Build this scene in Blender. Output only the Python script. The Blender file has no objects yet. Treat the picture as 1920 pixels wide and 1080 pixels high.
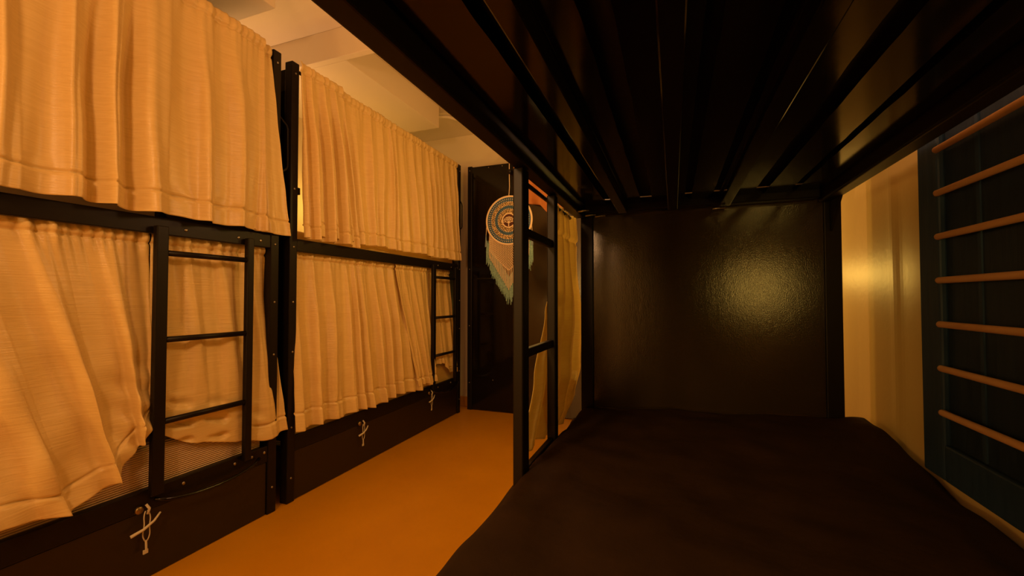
import bpy, bmesh, math, random
from mathutils import Vector, noise
C = bpy.context.scene
COL = C.collection
H = 1.136                      # camera height above the floor; z below is written relative to the camera
PI = math.pi

# ------------------------------------------------------------------ camera
cam_d = bpy.data.cameras.new('camera'); cam = bpy.data.objects.new('camera', cam_d); COL.objects.link(cam)
cam_d.sensor_width = 36; cam_d.lens = 15.0; cam_d.clip_start = 0.02
cam.location = (0, 0, H)
cam.rotation_euler = (math.radians(90 + 1.4), 0, math.radians(20.7))
C.camera = cam
# ------------------------------------------------------------------ world, exposure
w = bpy.data.worlds.new('world'); C.world = w; w.use_nodes = True
w.node_tree.nodes['Background'].inputs[0].default_value = (0.02, 0.012, 0.005, 1)
w.node_tree.nodes['Background'].inputs[1].default_value = 0.3
C.view_settings.view_transform = 'Standard'
C.view_settings.look = 'None'
C.view_settings.exposure = 0.0
C.view_settings.gamma = 1.0
C.view_settings.use_curve_mapping = False
# ------------------------------------------------------------------ lamps and added fill lights
def point(name, loc, power, col, radius):
    l = bpy.data.lights.new(name, 'POINT'); l.energy = power; l.color = col; l.shadow_soft_size = radius
    o = bpy.data.objects.new(name, l); COL.objects.link(o); o.location = (loc[0], loc[1], loc[2] + H); return o
def area(name, loc, power, col, sx, sy, rot):
    l = bpy.data.lights.new(name, 'AREA'); l.energy = power; l.color = col; l.shape = 'RECTANGLE'; l.size = sx; l.size_y = sy
    o = bpy.data.objects.new(name, l); COL.objects.link(o); o.location = (loc[0], loc[1], loc[2] + H); o.rotation_euler = rot; return o
AMBER = (1.0, 0.52, 0.21); GOLD = (1.0, 0.60, 0.11)
point('aisle_lamp_light', (-0.85, -0.5, 0.80), 50, AMBER, 0.12)
point('middle_aisle_fill_light', (-0.75, 2.0, 0.72), 11, (1.0, .49, .24), 0.08)  # unseen fill added in mid-aisle to lift the ceiling strip, not a fitting
point('low_fill_light', (-1.75, -1.7, 0.20), 38, (1.0, .56, .15), 0.15)  # unseen fill added from behind to brighten the lower curtains
point('berth_lamp_light', (0.60, 0.14, 0.08), 4.0, GOLD, 0.05)
point('next_berth_lamp_light', (0.40, 2.62, 0.12), 4.6, GOLD, 0.05)
point('ceiling_uplight_fill', (-2.65, 2.04, 1.08), 8, (1.0, .53, .22), 0.05)  # uplight added behind the curtain to brighten the ceiling between the ducts
point('upper_berth_far_lamp_light', (-2.7, 2.9, 0.8), 5, GOLD, 0.05)
point('lower_berth_lamp_light', (-2.7, 2.3, -0.1), 5, GOLD, 0.05)
point('far_aisle_lamp_light', (-0.72, 2.6, 0.75), 12, GOLD, 0.1)

# ------------------------------------------------------------------ materials
def mat(name, col, rough=0.5, spec=0.5, metal=0.0, sheen=0.0, coat=0.0):
    m = bpy.data.materials.new(name); m.use_nodes = True
    b = m.node_tree.nodes['Principled BSDF']
    b.inputs['Base Color'].default_value = (*col, 1); b.inputs['Roughness'].default_value = rough
    b.inputs['Metallic'].default_value = metal; b.inputs['Specular IOR Level'].default_value = spec
    b.inputs['Sheen Weight'].default_value = sheen; b.inputs['Coat Weight'].default_value = coat
    return m, m.node_tree, b
def noise_bump(m, scale, strength, dist=0.01, stretch=(1, 1, 1), colvar=None, detail=4, rvar=None):
    nt = m.node_tree; b = nt.nodes['Principled BSDF']
    tc = nt.nodes.new('ShaderNodeTexCoord'); mp = nt.nodes.new('ShaderNodeMapping'); mp.inputs['Scale'].default_value = stretch
    nt.links.new(tc.outputs['Object'], mp.inputs['Vector'])
    n = nt.nodes.new('ShaderNodeTexNoise'); n.inputs['Scale'].default_value = scale; n.inputs['Detail'].default_value = detail
    nt.links.new(mp.outputs['Vector'], n.inputs['Vector'])
    bp = nt.nodes.new('ShaderNodeBump'); bp.inputs['Strength'].default_value = strength; bp.inputs['Distance'].default_value = dist
    nt.links.new(n.outputs['Fac'], bp.inputs['Height'])
    prev = b.inputs['Normal'].links
    if prev: nt.links.new(prev[0].from_socket, bp.inputs['Normal'])
    nt.links.new(bp.outputs['Normal'], b.inputs['Normal'])
    if colvar:
        r = nt.nodes.new('ShaderNodeValToRGB'); r.color_ramp.elements[0].position = .3; r.color_ramp.elements[1].position = .7
        r.color_ramp.elements[0].color = (*colvar[0], 1); r.color_ramp.elements[1].color = (*colvar[1], 1)
        nt.links.new(n.outputs['Fac'], r.inputs['Fac']); nt.links.new(r.outputs['Color'], b.inputs['Base Color'])
    if rvar:
        mr = nt.nodes.new('ShaderNodeMapRange'); mr.inputs['To Min'].default_value = rvar[0]; mr.inputs['To Max'].default_value = rvar[1]
        nt.links.new(n.outputs['Fac'], mr.inputs['Value']); nt.links.new(mr.outputs['Result'], b.inputs['Roughness'])
    return m

def fabric(name, c0, c1, trans, rough=0.5):
    m, nt, b = mat(name, c0, rough, 0.5, sheen=0.08)
    b.inputs['Sheen Tint'].default_value = (1, .85, .6, 1)
    noise_bump(m, 1.0, 0.40, 0.003, (22, 6, 190), (c0, c1), 3)      # slub yarn running sideways
    noise_bump(m, 1.0, 0.05, 0.002, (500, 500, 60), None, 2)
    out = nt.nodes['Material Output']
    t = nt.nodes.new('ShaderNodeBsdfTranslucent'); t.inputs['Color'].default_value = (*c1, 1)
    mx = nt.nodes.new('ShaderNodeMixShader'); mx.inputs[0].default_value = trans
    nt.links.new(b.outputs[0], mx.inputs[1]); nt.links.new(t.outputs[0], mx.inputs[2]); nt.links.new(mx.outputs[0], out.inputs['Surface'])
    return m
M = {}
M['curtain'] = fabric('curtain_satin', (.82, .60, .235), (.90, .68, .295), 0.15, 0.36)
M['curtain_gold'] = fabric('curtain_gold_satin', (.78, .56, .17), (.86, .63, .22), 0.30, 0.45)
M['curtain_thin'] = fabric('curtain_thin_satin', (.86, .68, .24), (.93, .82, .34), 0.42, 0.45)
M['orange_cloth'] = fabric('orange_cloth', (.80, .30, .08), (.88, .36, .12), 0.2, 0.6)
M['black'] = noise_bump(mat('black_metal_paint', (.008, .0054, .0022), .42, .22)[0], 60, .05, .002)
M['glossblack'] = noise_bump(mat('black_gloss_paint', (.006, .004, .0018), .12, .32)[0], 14, .05, .004, rvar=(.07, .17))
M['board'] = noise_bump(mat('black_board', (.018, .0105, .0030), .38, .4)[0], 40, .12, .003)
M['panel'] = noise_bump(noise_bump(mat('black_coated_panel', (.032, .021, .007), .22, .9)[0], 300, .15, .0025, rvar=(.12, .18)), 30, .035, .01, (1, 1, .5))
M['plyblack'] = noise_bump(mat('black_ply', (.008, .006, .003), .5, .4)[0], 50, .3, .004)
M['steel'] = mat('bolt_steel', (.45, .42, .36), .3, .5, 1.0)[0]
M['brass'] = mat('lock_brass', (.35, .26, .12), .35, .5, 1.0)[0]
M['string'] = noise_bump(mat('white_string', (.62, .56, .42), .8)[0], 300, .4, .002)
M['floor'] = noise_bump(noise_bump(mat('orange_floor', (.60, .27, .005), .34, .45)[0], 3.0, .05, .01, (1, 1, 1), ((.56, .245, .003), (.63, .285, .004))), 180, .06, .002)
M['ceiling'] = noise_bump(mat('ceiling_paint', (.80, .70, .56), .8, .3)[0], 90, .06, .003)
M['wall'] = noise_bump(mat('cream_wall_paint', (.78, .66, .46), .6, .4)[0], 60, .08, .004)
M['yellow_wall'] = noise_bump(noise_bump(mat('yellow_wall_paint', (.72, .56, .27), .42, .4)[0], 2.2, .25, .02, (1, 1, .35), ((.68, .50, .19), (.76, .59, .25))), 45, .12, .004)
M['duvet'] = noise_bump(noise_bump(mat('dark_brown_sheet', (.040, .022, .007), .9, .12)[0], 7, .35, .03, (1, 1, 1), ((.024, .012, .0035), (.034, .017, .005))), 300, .25, .002)
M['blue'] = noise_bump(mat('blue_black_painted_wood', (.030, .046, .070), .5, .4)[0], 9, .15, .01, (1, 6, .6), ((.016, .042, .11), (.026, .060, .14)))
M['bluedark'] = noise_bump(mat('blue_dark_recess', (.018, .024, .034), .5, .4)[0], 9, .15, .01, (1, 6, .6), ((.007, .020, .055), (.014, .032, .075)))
M['dowel'] = noise_bump(mat('dowel_wood', (.62, .36, .20), .5, .4)[0], 12, .1, .003, (4, .6, 4), ((.56, .31, .16), (.68, .41, .23)))
M['cream_yarn'] = noise_bump(mat('cream_yarn', (.78, .58, .42), .85)[0], 160, .6, .003)
M['blue_yarn'] = noise_bump(mat('blue_yarn', (.03, .09, .20), .85)[0], 220, .6, .003, colvar=((.008, .025, .07), (.07, .16, .30)))
M['light_blue_yarn'] = noise_bump(mat('light_blue_yarn', (.22, .28, .36), .85)[0], 160, .5, .003)
M['teal_yarn'] = noise_bump(mat('teal_yarn', (.24, .40, .34), .9)[0], 90, .6, .006, colvar=((.16, .29, .29), (.30, .46, .44)))
M['dark_red'] = mat('dark_red_disc', (.07, .012, .006), .7)[0]
# tan / beige dotted crochet
m, nt, b = mat('dotted_yarn', (.6, .4, .22), .85)
tc = nt.nodes.new('ShaderNodeTexCoord'); v = nt.nodes.new('ShaderNodeTexVoronoi'); v.inputs['Scale'].default_value = 95
nt.links.new(tc.outputs['Object'], v.inputs['Vector'])
r = nt.nodes.new('ShaderNodeValToRGB'); r.color_ramp.elements[0].position = .32; r.color_ramp.elements[0].color = (.72, .50, .26, 1)
r.color_ramp.elements[1].position = .5; r.color_ramp.elements[1].color = (.17, .11, .06, 1)
nt.links.new(v.outputs['Distance'], r.inputs['Fac']); nt.links.new(r.outputs['Color'], b.inputs['Base Color']); M['dotted'] = m
# ribbed mattress cover
m, nt, b = mat('ribbed_mattress_cover', (.55, .42, .27), .7)
tc = nt.nodes.new('ShaderNodeTexCoord'); wv = nt.nodes.new('ShaderNodeTexWave'); wv.bands_direction = 'Z'; wv.inputs['Scale'].default_value = 36
wv.inputs['Distortion'].default_value = .6; wv.inputs['Detail Scale'].default_value = .6
nt.links.new(tc.outputs['Object'], wv.inputs['Vector'])
r = nt.nodes.new('ShaderNodeValToRGB'); r.color_ramp.elements[0].position = .25; r.color_ramp.elements[0].color = (.44, .30, .17, 1)
r.color_ramp.elements[1].position = .7; r.color_ramp.elements[1].color = (.85, .68, .46, 1)
nt.links.new(wv.outputs['Fac'], r.inputs['Fac']); nt.links.new(r.outputs['Color'], b.inputs['Base Color'])
bp = nt.nodes.new('ShaderNodeBump'); bp.inputs['Strength'].default_value = .6; bp.inputs['Distance'].default_value = .01
nt.links.new(wv.outputs['Fac'], bp.inputs['Height']); nt.links.new(bp.outputs['Normal'], b.inputs['Normal']); M['ribbed'] = m

# ------------------------------------------------------------------ helpers
class MB:
    """collects shapes in camera-relative coordinates; build() links them as one mesh object"""
    def __init__(s): s.v = []; s.f = []
    def box(s, x0, x1, y0, y1, z0, z1):
        n = len(s.v)
        s.v += [Vector((x, y, z)) for z in (z0, z1) for (x, y) in ((x0, y0), (x1, y0), (x1, y1), (x0, y1))]
        s.f += [tuple(n + i for i in q) for q in ((3, 2, 1, 0), (4, 5, 6, 7), (0, 1, 5, 4), (1, 2, 6, 5), (2, 3, 7, 6), (3, 0, 4, 7))]
        return s
    def tube(s, pts, r, seg=10, closed=False, r2=None):
        pts = [Vector(p) for p in pts]; n0 = len(s.v); N = len(pts); up = None
        for i, p in enumerate(pts):
            a = pts[i - 1] if (i > 0 or closed) else p; c = pts[(i + 1) % N] if (i < N - 1 or closed) else p
            d = (c - a).normalized()
            if up is None: up = d.orthogonal().normalized()
            up = (up - d * up.dot(d)).normalized(); sd = d.cross(up)
            rr = r if r2 is None else r + (r2 - r) * i / max(1, N - 1)
            for k in range(seg):
                an = 2 * PI * k / seg; s.v.append(p + up * math.cos(an) * rr + sd * math.sin(an) * rr)
        for i in range(N if closed else N - 1):
            for k in range(seg):
                a = n0 + i * seg + k; b_ = n0 + i * seg + (k + 1) % seg; j = (i + 1) % N
                s.f.append((a, b_, n0 + j * seg + (k + 1) % seg, n0 + j * seg + k))
        if not closed:
            s.f.append(tuple(n0 + k for k in reversed(range(seg)))); s.f.append(tuple(n0 + (N - 1) * seg + k for k in range(seg)))
        return s
    def grid(s, fn, nu, nv, flip=False):
        n0 = len(s.v)
        for j in range(nv + 1):
            for i in range(nu + 1): s.v.append(Vector(fn(i / nu, j / nv)))
        for j in range(nv):
            for i in range(nu):
                a = n0 + j * (nu + 1) + i; q = (a, a + 1, a + nu + 2, a + nu + 1)
                s.f.append(q[::-1] if flip else q)
        return s
    def ring(s, c, r0, r1, y0, y1, seg=72):          # annular disc facing -Y
        n0 = len(s.v)
        for k in range(seg):
            a = 2 * PI * k / seg; cs, sn = math.cos(a), math.sin(a)
            for (rr, yy) in ((r0, y0), (r1, y0), (r1, y1), (r0, y1)): s.v.append(Vector((c[0] + rr * cs, yy, c[1] + rr * sn)))
        for k in range(seg):
            for q in range(4):
                a = n0 + k * 4 + q; b_ = n0 + k * 4 + (q + 1) % 4; c_ = n0 + ((k + 1) % seg) * 4 + (q + 1) % 4; d = n0 + ((k + 1) % seg) * 4 + q
                s.f.append((a, b_, c_, d))
        return s
    def build(s, name, material, parent=None, smooth=False, bevel=0, base=None, solid=0, segs=2):
        root = parent
        while root is not None and root.parent is not None: root = root.parent
        if root is not None: off = root.location.copy()
        else:
            if base is None:
                lo = [min(v[i] for v in s.v) for i in range(3)]; hi = [max(v[i] for v in s.v) for i in range(3)]
                base = ((lo[0] + hi[0]) / 2, (lo[1] + hi[1]) / 2, lo[2])
            off = Vector((base[0], base[1], base[2] + H))
        me = bpy.data.meshes.new(name); me.from_pydata([(v[0] - off[0], v[1] - off[1], v[2] + H - off[2]) for v in s.v], [], s.f)
        bm = bmesh.new(); bm.from_mesh(me)
        if not solid: bmesh.ops.recalc_face_normals(bm, faces=bm.faces)
        bm.to_mesh(me); bm.free()
        me.materials.append(M[material] if isinstance(material, str) else material)
        if smooth: me.polygons.foreach_set('use_smooth', [True] * len(me.polygons))
        o = bpy.data.objects.new(name, me); COL.objects.link(o)
        if root is None: o.location = off
        if parent is not None: o.parent = parent
        if bevel:
            md = o.modifiers.new('bevel', 'BEVEL'); md.width = bevel; md.segments = segs; md.limit_method = 'ANGLE'; md.angle_limit = math.radians(40)
        if solid:
            md = o.modifiers.new('solid', 'SOLIDIFY'); md.thickness = solid; md.offset = 0
        return o
def thing(name, label, cat, loc, group=None):
    o = bpy.data.objects.new(name, None); COL.objects.link(o); o.location = (loc[0], loc[1], loc[2] + H); o.empty_display_size = .1
    return tag(o, label, cat, group)
def tag(o, label, cat, group=None):
    o['label'] = label; o['category'] = cat
    if group: o['group'] = group
    return o
def struct(o): o['kind'] = 'structure'; return o
def sm(a, b, x):
    t = max(0., min(1., (x - a) / (b - a))); return t * t * (3 - 2 * t)
def pl(pts, x):
    if x <= pts[0][0]: return pts[0][1]
    for (a, va), (b, vb) in zip(pts, pts[1:]):
        if x <= b: t = (x - a) / (b - a); t = t * t * (3 - 2 * t); return va + (vb - va) * t
    return pts[-1][1]
FL = -H
XL = -2.0             # face of the left bunks
CZ = 1.75             # ceiling

# ------------------------------------------------------------------ the room
struct(MB().box(-3.1, .75, -2.4, 4.2, FL - .1, FL).build('floor', 'floor'))
struct(MB().box(-3.1, .75, -2.4, 4.2, CZ, CZ + .1).build('ceiling', 'ceiling'))
struct(MB().box(-3.1, -3.0, -2.4, 4.2, FL, CZ).build('wall_left', 'wall'))
struct(MB().box(-3.0, .75, 4.08, 4.2, FL, CZ).build('wall_back', 'wall'))
struct(MB().box(-3.0, .75, -2.5, -2.4, FL, CZ).build('wall_front', 'wall'))
rw = MB()
def rwf(u, v):
    y = -2.4 + u * 6.5; z = FL + v * (CZ - FL)
    bulge = .006 * noise.noise(Vector((y * 1.3, z * .8, 3))) + .004 * math.exp(-((y - 1.74 - .02 * z) / .03) ** 2)
    return (.68 - bulge - .004 * sm(1.70, 1.76, y), y, z)
rw.grid(rwf, 400, 40)
rw.box(.69, .75, -2.4, 4.1, FL, CZ)
struct(rw.build('wall_right', 'yellow_wall', smooth=False))
# boxed-in ducts above the left bunks and the shallow cross beam between them
struct(MB().box(-3.0, -1.985, -2.4, 1.66, 1.555, CZ).build('trim_1', 'ceiling', bevel=.004))
struct(MB().box(-3.0, -1.985, 2.19, 3.37, 1.555, CZ).build('trim_2', 'ceiling', bevel=.004))
struct(MB().box(-3.0, .67, 2.142, 2.19, 1.555, CZ).build('trim_3', 'ceiling', bevel=.004))
struct(MB().box(-3.0, .67, 4.062, 4.08, FL, FL + .10).build('baseboard_back', 'floor', bevel=.003))
# thin conduit on the ceiling by the back wall
cd = MB().tube([(-2.55, 3.46, 1.735), (-2.1, 3.52, 1.735), (-2.0, 3.56, 1.735), (-1.93, 3.68, 1.735), (-1.86, 3.82, 1.735), (-1.75, 3.86, 1.735), (-1.2, 3.86, 1.735)], .014, 10)
tag(cd.build('ceiling_conduit', 'ceiling', smooth=True), 'thin cream cable pipe bending along the ceiling above the far curtain', 'pipe')

# ------------------------------------------------------------------ bunk builders
PW = .05
def bolt(parent, p, axis='x', r=.008, d=.004):
    a = Vector({'x': (1, 0, 0), 'y': (0, -1, 0), 'z': (0, 0, -1)}[axis])
    p = Vector(p); MB().tube([p - a * .004, p + a * d * .6, p + a * d], r, 12, r2=r * .7).build('bolt', 'steel', parent, smooth=True)
def ladder(root, xf, ya, yb, ztop, zbot, rungs, sign=1, w=.045, t=.028):
    """side rails in the plane xf..xf+t*sign, rungs between"""
    x0, x1 = sorted((xf, xf + t * sign))
    l = MB().box(x0, x1, ya, ya + w, zbot, ztop).box(x0, x1, yb - w * .75, yb, zbot, ztop).build('ladder', 'black', root, bevel=.004)
    for z in rungs:
        MB().tube([((x0 + x1) / 2, ya + w - .004, z), ((x0 + x1) / 2, yb - w * .75 + .004, z)], .0125, 12).build('rung', 'black', l, smooth=True)
    return l

def left_bunk(y0, y1, lad, label, endz, group):
    b = thing('bunk_bed', label, 'bunk bed', (XL - .5, (y0 + y1) / 2, FL), group)
    for yy in (y0, y1 - PW):
        MB().box(XL - .055, XL, yy, yy + PW, FL, 1.345).build('post', 'black', b, bevel=.004)
        MB().box(-2.98, -2.93, yy, yy + PW, FL, 1.345).build('post', 'black', b, bevel=.004)
    MB().box(XL - .026, XL - .002, y0 + PW, y1 - PW, .268, .340).build('side_rail', 'black', b, bevel=.004)
    MB().box(-2.96, -2.935, y0 + PW, y1 - PW, .268, .340).build('side_rail', 'black', b, bevel=.004)
    MB().box(XL - .03, XL - .004, y0 + PW, y1 - PW, -.86, -.775).build('side_rail', 'black', b, bevel=.004)
    MB().box(-2.96, -2.935, y0 + PW, y1 - PW, -.86, -.775).build('side_rail', 'black', b, bevel=.004)
    MB().box(-2.93, XL - .035, y0 + .02, y1 - .02, .296, .315).build('berth_base', 'plyblack', b)
    MB().box(-2.93, XL - .035, y0 + .02, y1 - .02, -.86, -.83).build('berth_base', 'plyblack', b)
    # storage board under the lower berth
    MB().box(XL - .022, XL - .010, y0 + PW + .004, y1 - PW - .004, FL + .004, -.862).build('storage_board', 'board', b, bevel=.002)
    MB().tube([(XL - .03, y0 + .03, 1.315), (XL - .03, y1 - .03, 1.315)], .010, 12).build('curtain_rod', 'black', b, smooth=True)
    # end boards
    for yy in (y0 + .012, y1 - .030):
        MB().box(-2.93, XL - .055, yy, yy + .018, -.80, endz).build('end_panel', 'glossblack', b)
    if y0 > 1:
        MB().box(-2.93, XL - .02, y0 + .06, y0 + .085, .60, .64).build('guard_rail', 'black', b, bevel=.003)
    ladder(b, XL + .004, lad[0], lad[1], .30, -.80, (.19, -.172, -.510))
    for yy in (lad[0] + .02, lad[1] + .03, lad[0] + .14, lad[1] - .06, lad[1] + .10):
        bolt(b, (XL - .004, yy, -.805))
    for yy in (lad[0] + .13, lad[1] - .06, lad[1] + .06):
        bolt(b, (XL - .002, yy, .300))
    for yy in (y0 + .025, y1 - .025):
        for z in (1.28, .62, .29, -.02, -.30, -.72, -1.0): bolt(b, (XL, yy, z), r=.0065)
    # bowed pull bar below the ladder
    pts = []
    for i in range(15):
        t = i / 14; yy = lad[0] + .02 + t * (lad[1] - lad[0] + .04)
        pts.append((XL + .010 + .035 * math.sin(PI * t) ** .5, yy, -.818 - .035 * math.sin(PI * t) ** .6))
    MB().tube(pts, .008, 10).build('pull_bar', 'glossblack', b, smooth=True)
    # grab handle at the far post
    yy = y1 - .002
    MB().tube([(XL - .02, y1 - .004, 1.01), (XL - .02, y1 + .055, .97), (XL - .02, y1 + .065, .95), (XL - .02, y1 + .065, .74), (XL - .02, y1 + .055, .72), (XL - .02, y1 - .004, .68)], .006, 8).build('grab_handle', 'black', b, smooth=True)
    # drawer locks
    return b
BG = 'black bunks along the left wall'
b1 = left_bunk(-.30, 1.715, (1.112, 1.545), 'black metal bunk bed nearest on the left, ladder in front of its drooping curtain', 1.25, None)
b2 = left_bunk(1.785, 3.83, (3.262, 3.70), 'black metal bunk bed farther down the left side, ending near the back wall', 1.31, None)

def lock(b, y, z):
    MB().tube([(XL - .012, y, z), (XL + .004, y, z), (XL + .008, y, z)], .017, 20, r2=.013).build('lock', 'brass', b, smooth=True)
def key_bundle(y, z, label, s=1.0, mirror=1):
    k = thing('drawer_key', label, 'key', (XL + .02, y, z - .22 * s))
    x = XL + .016
    for sg, ph in ((1, 0), (-1, .6)):
        pts = []
        for i in range(17):
            t = i / 16; pts.append((x + .004 * math.sin(3 * t + ph), y + sg * (.004 + .012 * math.sin(PI * t) + .004 * math.sin(9 * t + ph)) * s, z - .005 - .155 * t * s))
        MB().tube(pts, .0022, 8).build('string_loop', 'string', k, smooth=True)
    MB().tube([(x + .006, y - .072 * s * mirror, z - .105 * s), (x + .012, y - .02 * s, z - .092 * s), (x + .010, y + .028 * s, z - .070 * s), (x + .006, y + .060 * s * mirror, z - .040 * s)], .0065, 8, r2=.0035).build('paper_strip', 'string', k, smooth=True)
    MB().tube([(x - .004, y, z + .018), (x + .004, y + .008, z + .0), (x + .003, y + .002, z - .02)], .005, 8).build('knot', 'string', k, smooth=True)
    MB().tube([(x, y, z - .158 * s), (x, y + .002, z - .215 * s)], .004, 8).box(x - .002, x + .002, y - .012 * s, y + .010 * s, z - .225 * s, z - .205 * s).build('key', 'string', k)
    return k
for b, y, z, lab, mr in ((b1, 1.085, -.845, 'key on knotted white string with crossed strip, hanging below the nearest ladder', 1),
                         (b2, 2.365, -.850, 'key on white string hanging from the middle of the farther storage board', 1),
                         (b2, 3.245, -.825, 'small key on white string hanging below the farthest ladder', 1)):
    lock(b, y, z); key_bundle(y + .018, z, lab, .78 if y < 2 else .68, mr)

# mattresses on the left
def rounded_slab(x0, x1, y0, y1, z0, z1, amp=.004, seed=0):
    m = MB(); rc = .03
    prof = []
    for k in range(7):
        a = -PI / 2 + PI * k / 6 * .5 * 1.0
        prof.append((x1 - rc + rc * math.cos(a), z0 + rc + rc * math.sin(a)))
    for k in range(7):
        a = PI / 2 * k / 6
        prof.append((x1 - rc + rc * math.cos(a), z1 - rc + rc * math.sin(a)))
    prof.append((x0, z1)); prof.append((x0, z0)); prof.append(prof[0])
    N = len(prof) - 1
    def fn(u, v):
        i = min(N, int(round(u * N))); px, pz = prof[i]; y = y0 + v * (y1 - y0)
        return (px + amp * noise.noise(Vector((y * 3, pz * 4, seed))), y, pz + amp * noise.noise(Vector((px * 3, y * 4, seed + 5))))
    m.grid(fn, N, 60)
    m.box(x0 + .02, x1 - .03, y0, y0 + .004, z0 + .02, z1 - .01); m.box(x0 + .02, x1 - .03, y1 - .004, y1, z0 + .02, z1 - .01)
    return m
tag(rounded_slab(-2.92, XL - .032, -.23, 1.64, -.828, -.60).build('mattress', 'ribbed', smooth=True), 'ribbed beige mattress showing under the nearest lower curtain', 'mattress')
tag(rounded_slab(-2.92, XL - .045, 1.85, 3.77, -.828, -.62).build('mattress', 'curtain_gold', smooth=True), 'olive mattress peeking out beside the farthest ladder in the lower berth', 'mattress')
tag(rounded_slab(-2.92, XL - .06, 1.86, 3.77, .317, .40).build('mattress', 'curtain_gold', smooth=True), 'thin mattress in the upper berth behind the farther curtain', 'mattress')

# ------------------------------------------------------------------ curtains
def curtain(name, label, x0, top, bot, zt, zb, nf, amp, seed, hem=.07, head=.055, out=0.0, mat_='curtain', group=None, topamp=.0045, ripple=70, nu=None, nv=210, diag=0, extra=None, edge=0.0):
    """hangs from z=zt to zb (number or points over s). top/bot: (ya,yb). nf: folds across. out: how far the foot swings to +x"""
    L = top[1] - top[0]
    nu = nu or int(max(120, L * 260))
    rnd = random.Random(seed)
    ZT = (lambda s: zt) if not isinstance(zt, list) else (lambda s: pl(zt, s))
    ZB = (lambda s: zb) if not isinstance(zb, list) else (lambda s: pl(zb, s))
    YB = (lambda s: bot[0] + (bot[1] - bot[0]) * s) if not isinstance(bot, list) else (lambda s: pl(bot, s))
    # irregular phase: fold widths vary
    ws = [0.6 + rnd.random() for _ in range(nf)]; tot = sum(ws); cum = [0]
    for w_ in ws: cum.append(cum[-1] + w_ / tot)
    amps = [0.55 + .75 * rnd.random() for _ in range(nf + 1)]
    def phase(s):
        s = max(0, min(.99999, s))
        for k in range(nf):
            if s < cum[k + 1]:
                f = (s - cum[k]) / (cum[k + 1] - cum[k]); return k + f, amps[k] * (1 - f) + amps[k + 1] * f
        return nf, amps[-1]
    def fn(s, v):
        z_t, z_b = ZT(s), ZB(s); hh = z_t - z_b; t = v; z = z_t - hh * t
        dtop = hh * t; dbot = hh * (1 - t)
        ss = s + .012 * noise.noise(Vector((s * 5 + seed, t * 1.5, 1))) + diag * t * s * (1 - s)
        ph, a = phase(ss)
        grow = .35 + .65 * sm(0, .5, t)
        wv = math.sin(2 * PI * ph); wv = math.copysign(abs(wv) ** .8, wv) + .34 * math.sin(4 * PI * ph + 1.3 * math.sin(3 * t + seed + ph))
        x = amp * a * grow * wv * sm(0.0, .10, dtop + .02)
        x += amp * .9 * noise.noise(Vector((s * 4.5 + seed * 3, t * 1.1, 7))) * sm(.1, .9, t)
        # gathered heading: rod pocket with fine ruffles, pinched by the stitching
        g = math.sin(ripple * s * L + 2.2 * math.sin(17 * s * L + seed)) * .6 + noise.noise(Vector((s * L * 22, dtop * 5, seed))) 
        inhead = 1 - sm(head * .8, head * 2.2, dtop)
        g += .55 * math.sin(2.3 * ripple * s * L + 3 * math.sin(11 * s * L))
        x += 1.0 * topamp * g * (inhead * .8 + .45 * (1 - sm(0, .35, dtop)))
        if head: x += .008 * math.sin(PI * min(1, dtop / head)) - .007 * math.exp(-((dtop - head) / .007) ** 2)
        # hem: double layer with a stitched line, small puckers just above
        if hem:
            x += .0030 * (1 - sm(hem - .002, hem + .002, dbot)) - .010 * math.exp(-((dbot - hem) / .005) ** 2)
            x += .012 * noise.noise(Vector((s * L * 26, dbot * 9, seed + 9))) * math.exp(-(max(0, dbot - hem) / .040) ** 2 - (min(0, dbot - hem) / .015) ** 2)
        x += .004 * noise.noise(Vector((s * L * 7, z * 9, seed + 2)))
        x += out * t ** 1.3
        y = (top[0] + L * s) * (1 - t) + YB(s) * t + .35 * amp * a * math.cos(2 * PI * ph) * grow * sm(0, .08, s) * sm(0, .08, 1 - s)
        if edge: y += edge * math.sin(PI * t) * s
        z += .006 * noise.noise(Vector((s * L * 4, 2, seed))) * (1 if t == 0 else 0) + .022 * t ** 4 * noise.noise(Vector((s * L * 4, 5, seed)))
        P = [x0 + x, y, z]
        if extra: P = extra(P, s, t)
        return P
    o = MB().grid(fn, nu, nv).build(name, mat_, smooth=True, solid=.0016, base=(x0, (top[0] + top[1]) / 2, min(ZB(0), ZB(1))))
    return tag(o, label, 'curtain', group)

# nearest bunk, upper berth
curtain('curtain', 'pale gold curtain filling the upper left, hanging over the nearest upper berth', XL + .035, (-.28, 1.585), (-.30, 1.60), 1.345, .345, 13, .031, 3, hem=.085, out=.020)
curtain('curtain', 'narrow end curtain peeking out behind the wide one beside the double posts', XL + .006, (1.45, 1.640), (1.53, 1.772), 1.34, .352, 2, .010, 8, hem=.075, out=.010, ripple=90)
# nearest bunk, lower berth: pulled up beside the ladder
def tuck(P, s, t):
    y, z = P[1], P[2]
    d = math.exp(-((y - 1.11) / .13) ** 2) * sm(.45, 1., t)
    P[0] += .018 * d * math.sin(60 * (z + .5 * y)) * .5 - .020 * d
    # sweeping diagonal folds towards the tucked corner
    q = (z + .55) * .55 + (1.10 - y)
    P[0] += .010 * sm(.30, .9, t) * math.sin(26 * q) * sm(.2, .5, s) * (1 - sm(1.0, 1.14, y))
    return P
curtain('curtain', 'lower gold curtain on the nearest bunk, bottom corner lifted over the ribbed mattress', XL - .050, (-.25, 1.125), [(0, -.25), (.30, .30), (.48, .66), (.62, .86), (.76, .99), (.88, 1.075), (1, 1.13)], .286,
        [(0, -.718), (.50, -.718), (.62, -.745), (.76, -.69), (.88, -.59), (1, -.500)], 8, .023, 21, hem=.072, out=.088, extra=tuck, topamp=.008)
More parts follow.
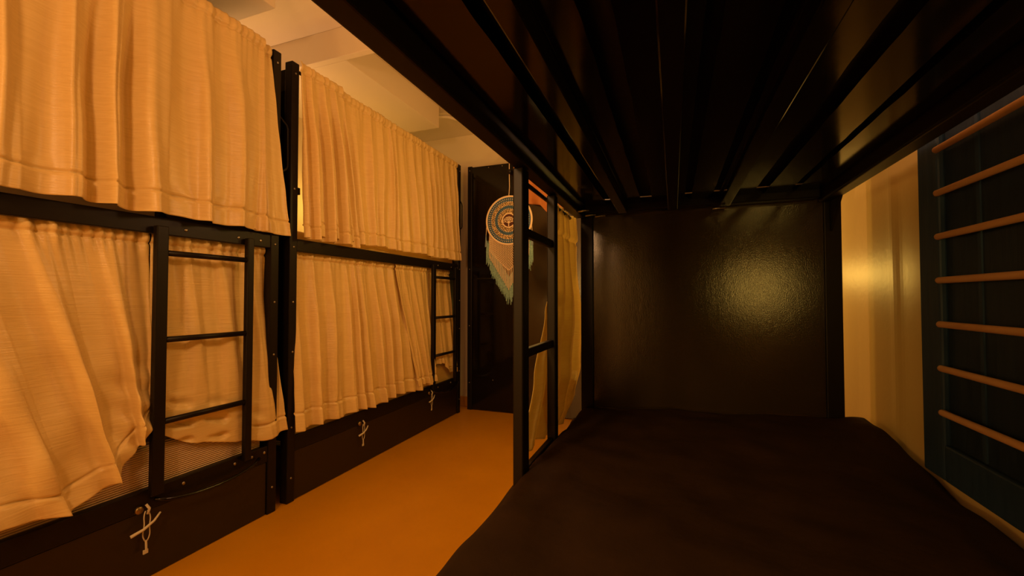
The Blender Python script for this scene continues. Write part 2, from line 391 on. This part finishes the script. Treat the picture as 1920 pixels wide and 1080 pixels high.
def swag(P, s, t):
    z = P[2]
    P[0] += .022 * sm(.74, .92, t) * math.sin(75 * z + 7 * s + 2 * noise.noise(Vector((s * 6, z * 8, 3)))) * (1 - sm(.5, .9, s))
    lim = XL - .004 + .06 * sm(.72, .85, s)
    if P[0] > lim - .012: P[0] = lim - .012 + .012 * math.tanh((P[0] - lim + .012) / .012)
    return P
curtain('curtain', 'gold curtain piece behind the nearest ladder, lower edge bunched and swagged', XL - .050, (1.13, 1.655), (1.12, 1.775), .286,
        [(0, -.560), (.30, -.650), (.60, -.705), (.8, -.735), (1, -.722)], 4, .012, 33, hem=.075, out=.062, extra=swag, topamp=.008)
# farther bunk, upper berth
curtain('curtain', 'gathered front drape overlapping the left end of the farther upper curtain', XL + .035, (1.806, 2.14), (1.836, 2.30), 1.345, .345, 4, .030, 14, hem=.07, out=.012, ripple=80)
curtain('curtain', 'long gold curtain over the farther upper berth with many narrow folds', XL + .004, (1.90, 3.745), (1.96, 3.805), 1.345, .372, 18, .022, 5, hem=.08, out=.018)
# farther bunk, lower berth
curtain('curtain', 'yellow curtain across the farther lower berth, left of its ladder', XL - .052, (1.837, 3.20), (1.812, 3.30), .286, [(0, -.745), (.9, -.745), (1, -.72)], 12, .023, 27, hem=.10, out=.085)
curtain('curtain', 'narrow yellow curtain strip seen between the rungs of the farthest ladder', XL - .060, (3.16, 3.70), (3.22, 3.79), .286, [(0, -.60), (.45, -.60), (.75, -.72), (1, -.72)], 6, .012, 40, hem=.05, out=.055)
curtain('curtain', 'deep folded curtain edge overlapping just left of the farthest ladder', XL - .036, (2.78, 3.235), (3.02, 3.300), .286, -.725, 4, .013, 51, hem=.06, out=.078)

# ------------------------------------------------------------------ right bunk: the camera lies in its lower berth
A, B_, YF, YN = -.41, .56, 1.90, -.20
rb = thing('bunk_bed', 'black bunk bed in the foreground, slatted upper berth overhead, ladder beside the mustard curtain', 'bunk bed', (.08, .85, FL))
for (x, y) in ((A + .022, YF), (B_ - .03, YF), (A, YN), (B_ - .03, YN)):
    MB().box(x, x + .055, y, y + .05, FL, 1.36).build('post', 'black', rb, bevel=.004)
MB().box(A, A + .045, YN + .05, YF, .36, .425).build('side_rail', 'black', rb, bevel=.006, segs=3)
MB().box(B_ - .045, B_, YN + .05, YF, .36, .425).build('side_rail', 'black', rb, bevel=.006, segs=3)
MB().box(A + .05, B_ - .05, YF - .045, YF - .005, .372, .425).build('cross_rail', 'black', rb, bevel=.004)
MB().box(A + .05, B_ - .05, YN + .005, YN + .045, .372, .425).build('cross_rail', 'black', rb, bevel=.004)
for (a, c) in ((-.214, -.178), (-.018, .020), (.173, .210)):
    MB().box(a, c, YN + .05, YF - .046, .362, .398).build('joist', 'glossblack', rb, bevel=.003)
for k, (a, c) in enumerate(((-.352, -.262), (-.232, -.120), (-.075, .045), (.070, .145), (.165, .285), (.325, .405), (.425, .505))):
    rnd = random.Random(k)
    m_ = MB()
    def pf(u, v, a=a, c=c, k=k):
        y = YN + .05 + v * (YF - YN - .10); e = .0025 * noise.noise(Vector((y * 12, k * 7, u)))
        return (a + (c - a) * u + (e if u in (0, 1) else 0), y, .400 + .0015 * noise.noise(Vector((y * 3, k * 3, 2))))
    m_.grid(pf, 6, 120); m_.box(a + .003, c - .003, YN + .05, YF - .05, .4025, .416)
    m_.build('slat', 'glossblack', rb)
MB().box(A + .046, B_ - .046, YN + .05, YF - .05, .4265, .440).build('base_board', 'plyblack', rb)
MB().box(A + .06, B_ - .03, YF + .012, YF + .030, -.80, .424).build('end_panel', 'panel', rb)
MB().box(A + .06, B_ - .03, YF + .012, YF + .030, .43, 1.30).build('end_panel', 'panel', rb)
MB().box(A + .06, B_ - .03, YN + .012, YN + .030, -.80, .424).build('end_panel', 'panel', rb)
MB().box(A + .002, A + .040, YN + .05, YF, -.86, -.79).build('side_rail', 'black', rb, bevel=.004)
MB().box(B_ - .04, B_ - .002, YN + .05, YF, -.86, -.79).build('side_rail', 'black', rb, bevel=.004)
MB().box(A + .045, B_ - .045, YN + .05, YF - .01, -.815, -.79).build('berth_base', 'plyblack', rb)
MB().box(A + .01, A + .022, YN + .055, YF, FL + .004, -.862).build('storage_board', 'board', rb)
# corner bracket at the far right post
v0 = MB(); v0.v = [Vector(p) for p in ((B_ - .004, YF - .11, .36), (B_ - .004, YF, .36), (B_ - .004, YF, .25), (B_ - .012, YF - .11, .36), (B_ - .012, YF, .36), (B_ - .012, YF, .25))]
v0.f = [(0, 1, 2), (5, 4, 3), (0, 3, 4, 1), (1, 4, 5, 2), (2, 5, 3, 0)]; v0.build('corner_bracket', 'black', rb)
# ladder on the aisle side
ladder(rb, A + .002, 1.085, 1.458, .358, -.92, (), sign=1, w=.052, t=.030)
lad = rb.children[-1]
for z in (.188, -.155, -.488):
    MB().box(A + .006, A + .024, 1.13, 1.445, z - .013, z + .013).build('rung', 'black', lad, bevel=.003)
for x, y in ((A + .075, YF - .20), (A + .085, YF - .10), (.17, YF - .06), (A + .12, YF - .065)):
    MB().tube([(x - .022, y, .352), (x + .022, y + .003, .354)], .004, 8).build('bolt', 'steel', rb, smooth=True)
MB().tube([(A - .012, 1.10, .353), (A - .012, 1.84, .353)], .007, 10).build('curtain_rod', 'black', rb, smooth=True)

# dark bedding: thick soft mattress with a sheet pulled over it
def bed(u, v):
    y = YN + .06 + v * (YF - YN - .065)
    w0 = 1.055
    d = u * (w0 + .36)                       # run along the sheet from the foot of the aisle side
    zt = -.462 + .014 * noise.noise(Vector((u * 5, y * 3.2, 4))) + .008 * noise.noise(Vector((u * 14, y * 9, 8)))
    zt += .050 * sm(1.2, 1.88, y) * ((u - .55) * 1.6) - .004
    if d < .36:
        q = d / .36; x = -.432 + .010 * noise.noise(Vector((y * 5, q * 4, 1))); z = -.78 + (zt + .78 - .05) * q
        if q > .86:
            k = (q - .86) / .14; x += .018 * k * k
    else:
        q = (d - .36) / w0; x = -.412 + q * (.662 + .412); z = zt - .05 * (1 - sm(0, .055, q)) ** 2
        # crumpled ridge against the wall
        rdg = sm(.86, .965, q); z += rdg * (.014 * noise.noise(Vector((y * 6, 3, q * 6))) - .004 - .028 * (1 - sm(1.35, 1.8, y))) - .02 * sm(.975, 1., q)
        z += .020 * math.exp(-((q - .93) / .035) ** 2) * math.exp(-((y - 1.70) / .10) ** 2)
    return (x, y, z)
tag(MB().grid(bed, 240, 260).build('mattress', 'duvet', smooth=True, solid=.004, base=(.12, .85, -.79)), 'wide mattress under a dark brown sheet, against the yellow wall in the foreground', 'mattress')

# curtain gathered at the far end of the right bunk, its corner swung out behind the ladder
def rc(u, v):
    t = v
    L_ = pl([(0, 1.53), (.40, 1.515), (.50, 1.46), (.75, 1.33), (1, 1.205)], t)      # aisle side edge
    R_ = pl([(0, 1.96), (.2, 1.99), (.55, 2.13), (.8, 2.09), (.92, 1.95), (1, 1.73)], t)
    y = L_ + (R_ - L_) * u
    z = .364 - t * pl([(0, .835), (.25, .83), (.6, .86), (1, .86)], u)
    fold = sm(.0, .3, t)
    ph = 5 * u + .5 * math.sin(2.1 * u + 1.4) + .22 * math.sin(2.6 * t + 3 * u)
    x = .013 * math.sin(2 * PI * ph) * (.45 + .55 * fold) + .004 * math.sin(4 * PI * ph + 1)
    x += .012 * noise.noise(Vector((u * 4, t * 2.2, 2)))
    x += .005 * math.sin(u * 70 + 2 * math.sin(u * 13)) * (1 - sm(.10, .2, t)) - .008 * math.exp(-((t - .13) / .009) ** 2)
    x += .004 * (1 - sm(.12, .135, t))
    x = -.425 + x * sm(-.03, .12, u)
    return (x, y, z)
tag(MB().grid(rc, 200, 110).build('curtain', 'curtain_thin', smooth=True, solid=.0016, base=(A, 1.6, -.48)), 'mustard curtain gathered beside the right bunk ladder, one corner swung out behind it', 'curtain')

# ------------------------------------------------------------------ dowel rack on the right wall
rk = thing('dowel_rack', 'blue-black framed board with seven pale wooden dowels, on the yellow wall', 'rack', (.66, .85, -.468))
y0, y1 = .25, 1.522
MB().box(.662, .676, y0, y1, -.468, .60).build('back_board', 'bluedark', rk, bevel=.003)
MB().box(.646, .6635, 1.425, y1, -.468, .60).build('frame_board', 'blue', rk, bevel=.005)
MB().box(.646, .6635, y0, 1.425, -.468, -.375).build('frame_board', 'blue', rk, bevel=.005)
for yy in (1.30, 1.12, .94, .76, .58, .40):
    MB().box(.6585, .6635, yy - .012, yy, -.374, .60).build('batten', 'blue', rk)
for k in range(7):
    z = .383 - k * .1123
    MB().tube([(.638, y0 + .05, z), (.638, 1.39, z), (.638, 1.405, z), (.638, 1.410, z)], .0085, 14).build('dowel', 'dowel', rk, smooth=True)

# ------------------------------------------------------------------ back of the aisle
bb = thing('bunk_bed', 'dark bunk standing across the far end of the aisle, behind the dreamcatcher', 'bunk bed', (-1.2, 4.0, FL))
MB().box(-1.985, -1.935, 3.95, 3.99, FL, 1.365).build('post', 'black', bb, bevel=.006)
MB().box(-1.935, -1.485, 3.955, 3.975, FL + .01, .20).build('end_panel', 'glossblack', bb, bevel=.002)
MB().box(-1.935, -1.485, 3.955, 3.975, .206, 1.355).build('end_panel', 'glossblack', bb, bevel=.002)
MB().box(-1.485, -.45, 3.958, 3.978, FL + .01, .93).build('side_panel', 'panel', bb, bevel=.002)
MB().box(-.50, -.45, 3.90, 3.955, FL, 1.365).build('post', 'black', bb, bevel=.006)
MB().tube([(-1.49, 3.975, 1.335), (-.47, 3.975, 1.335)], .010, 10).build('curtain_rod', 'black', bb, smooth=True)
for z in (1.32, .30, -.28, -.86): bolt(bb, (-1.96, 3.95, z), 'y', .006)
for x in (-1.75, -1.60): bolt(bb, (x, 3.955, 1.335), 'y', .006)
bolt(bb, (-1.70, 3.955, -.82), 'y', .006)
def oc(u, v):
    x = -1.47 + u * .98; z = 1.345 - v * (.44 + .06 * sm(.28, .36, u) - .05 * math.sin(PI * u * 4) * .4)
    y = 3.93 + .018 * math.sin(u * 38 + .8 * math.sin(u * 9)) * (.5 + .5 * v) + .012 * noise.noise(Vector((u * 12, v * 6, 1)))
    return (x, y, z)
tag(MB().grid(oc, 160, 40).build('curtain', 'orange_cloth', smooth=True, solid=.002), 'orange curtain across the upper part of the far bunk, right of the dreamcatcher', 'curtain')

# ------------------------------------------------------------------ dreamcatcher
DX, DY, DZ, DR = -1.275, 3.30, .650, .200
dc = thing('dreamcatcher', 'round blue and cream dreamcatcher with tree centre and teal fringe, hanging in the aisle', 'dreamcatcher', (DX, DY, DZ - .76))
circ = [(DX + DR * math.cos(2 * PI * k / 72), DY, DZ + DR * math.sin(2 * PI * k / 72)) for k in range(72)]
MB().tube(circ, .0085, 10, closed=True).build('hoop', 'cream_yarn', dc, smooth=True)
c = (DX, DZ)
for r0, r1, mt in ((.156, .196, 'blue_yarn'), (.126, .156, 'dotted'), (.096, .126, 'blue_yarn'), (.062, .096, 'dotted'), (.053, .062, 'cream_yarn')):
    MB().ring(c, r0, r1, DY - .003, DY + .003).build('crochet_ring', mt, dc)
# scalloped stitches on the ring joints
st = MB()
for rr, n in ((.156, 60), (.126, 50), (.096, 40), (.176, 64)):
    for k in range(n):
        a = 2 * PI * k / n; st.tube([(DX + (rr - .005) * math.cos(a), DY - .005, DZ + (rr - .005) * math.sin(a)), (DX + (rr + .006) * math.cos(a), DY - .005, DZ + (rr + .006) * math.sin(a))], .0022, 5)
st.build('stitching', 'cream_yarn', dc)
n0 = MB(); n0.v = [Vector((DX + .053 * math.cos(2 * PI * k / 40), DY + .001, DZ + .053 * math.sin(2 * PI * k / 40))) for k in range(40)] + [Vector((DX + .053 * math.cos(2 * PI * k / 40), DY + .003, DZ + .053 * math.sin(2 * PI * k / 40))) for k in range(40)]
n0.f = [tuple(range(40)), tuple(range(79, 39, -1))] + [(k, (k + 1) % 40, 40 + (k + 1) % 40, 40 + k) for k in range(40)]
n0.build('centre_disc', 'dark_red', dc)
tr = MB()
def limb(x, z, a, l, r, d):
    x2, z2 = x + l * math.sin(a), z + l * math.cos(a)
    tr.tube([(DX + x, DY - .004, DZ + z), (DX + x2, DY - .004, DZ + z2)], r, 6, r2=r * .7)
    if d:
        for da in (-.55, .05, .6): limb(x2, z2, a + da, l * .72, r * .68, d - 1)
limb(0, -.050, 0, .028, .005, 0)
for a in (-1.1, -.5, 0, .5, 1.1): limb(0, -.024, a, .026, .0036, 2)
tr.build('tree_motif', 'cream_yarn', dc)
# hanging loop
MB().tube([(DX, DY, DZ + .205), (DX + .006, DY, DZ + .28), (DX + .004, DY, DZ + .36), (DX + .002, DY, CZ)], .003, 8).build('hanging_cord', 'cream_yarn', dc, smooth=True)
for sgn in (-1, 1):
    MB().tube([(DX + sgn * .200, DY - .004, DZ - .03), (DX + sgn * .206, DY - .004, DZ - .12)], .002, 6).build('tassel_string', 'cream_yarn', dc)
    ts = MB()
    for k in range(7):
        ts.tube([(DX + sgn * .206, DY - .004, DZ - .115), (DX + sgn * .206 + (k - 3) * .0022, DY - .004 + .003 * math.sin(k), DZ - .215 + .004 * (k % 3))], .0026, 6)
    ts.build('tassel', 'light_blue_yarn', dc)
# macrame net and its fringe
net = MB(); fr = MB(); te = MB()
def zhoop(x): return DZ - math.sqrt(max(0, DR * DR - x * x))
def znet(x): return DZ - .20 - .22 * max(0, 1 - abs(x) / .21) ** .8          # lower edge of the net
for sg in (1, -1):
    for k in range(-24, 25):
        pts = []
        for q in range(31):
            vv = q / 30; uu = k / 15 + sg * .62 * (vv - .5)
            if abs(uu) > 1:
                if len(pts) > 1: net.tube(pts, .0018, 5)
                pts = []; continue
            x = uu * .180; z0_ = zhoop(x); pts.append((DX + x, DY - .002 * sg, z0_ + (min(znet(x), z0_ - .01) - z0_) * vv))
        if len(pts) > 1: net.tube(pts, .0018, 5)
for k in range(-14, 15):
    x = k * .0125; zt_ = max(znet(x), zhoop(x) - .4) if abs(x) < .18 else 0
    zb_ = DZ - .30 - .28 * (1 - abs(x) / .185)
    zt2 = min(zhoop(x), znet(x) + .01)
    pts = [(DX + x, DY - .003, zt2), (DX + x + .001 * math.sin(k), DY - .003, (zt2 + zb_) / 2), (DX + x * .97, DY - .003, zb_)]
    fr.tube(pts, .0028, 6)
net.build('macrame_net', 'cream_yarn', dc); fr.build('fringe', 'cream_yarn', dc)
rnd = random.Random(4)
for k in range(520):
    x = (rnd.random() * 2 - 1) * .205
    e = 1 - abs(x) / .205
    zt_ = DZ - .19 - .30 * e + .02 * rnd.random(); ln = .12 + .07 * e * rnd.random() + .06 * rnd.random()
    if abs(x) > .17: zt_ = DZ - .16 - .05 * rnd.random()
    dx_ = .02 * (rnd.random() - .5) + .018 * (1 if x > 0 else -1) * (rnd.random()) * (e > .15)
    te.tube([(DX + x, DY + .006 + .006 * rnd.random(), zt_), (DX + x + dx_ * .5, DY + .008, zt_ - ln * .5), (DX + x + dx_ * .7, DY + .008 + .006 * rnd.random(), zt_ - ln)], .004, 5, r2=.0018)
te.build('teal_fringe', 'teal_yarn', dc)
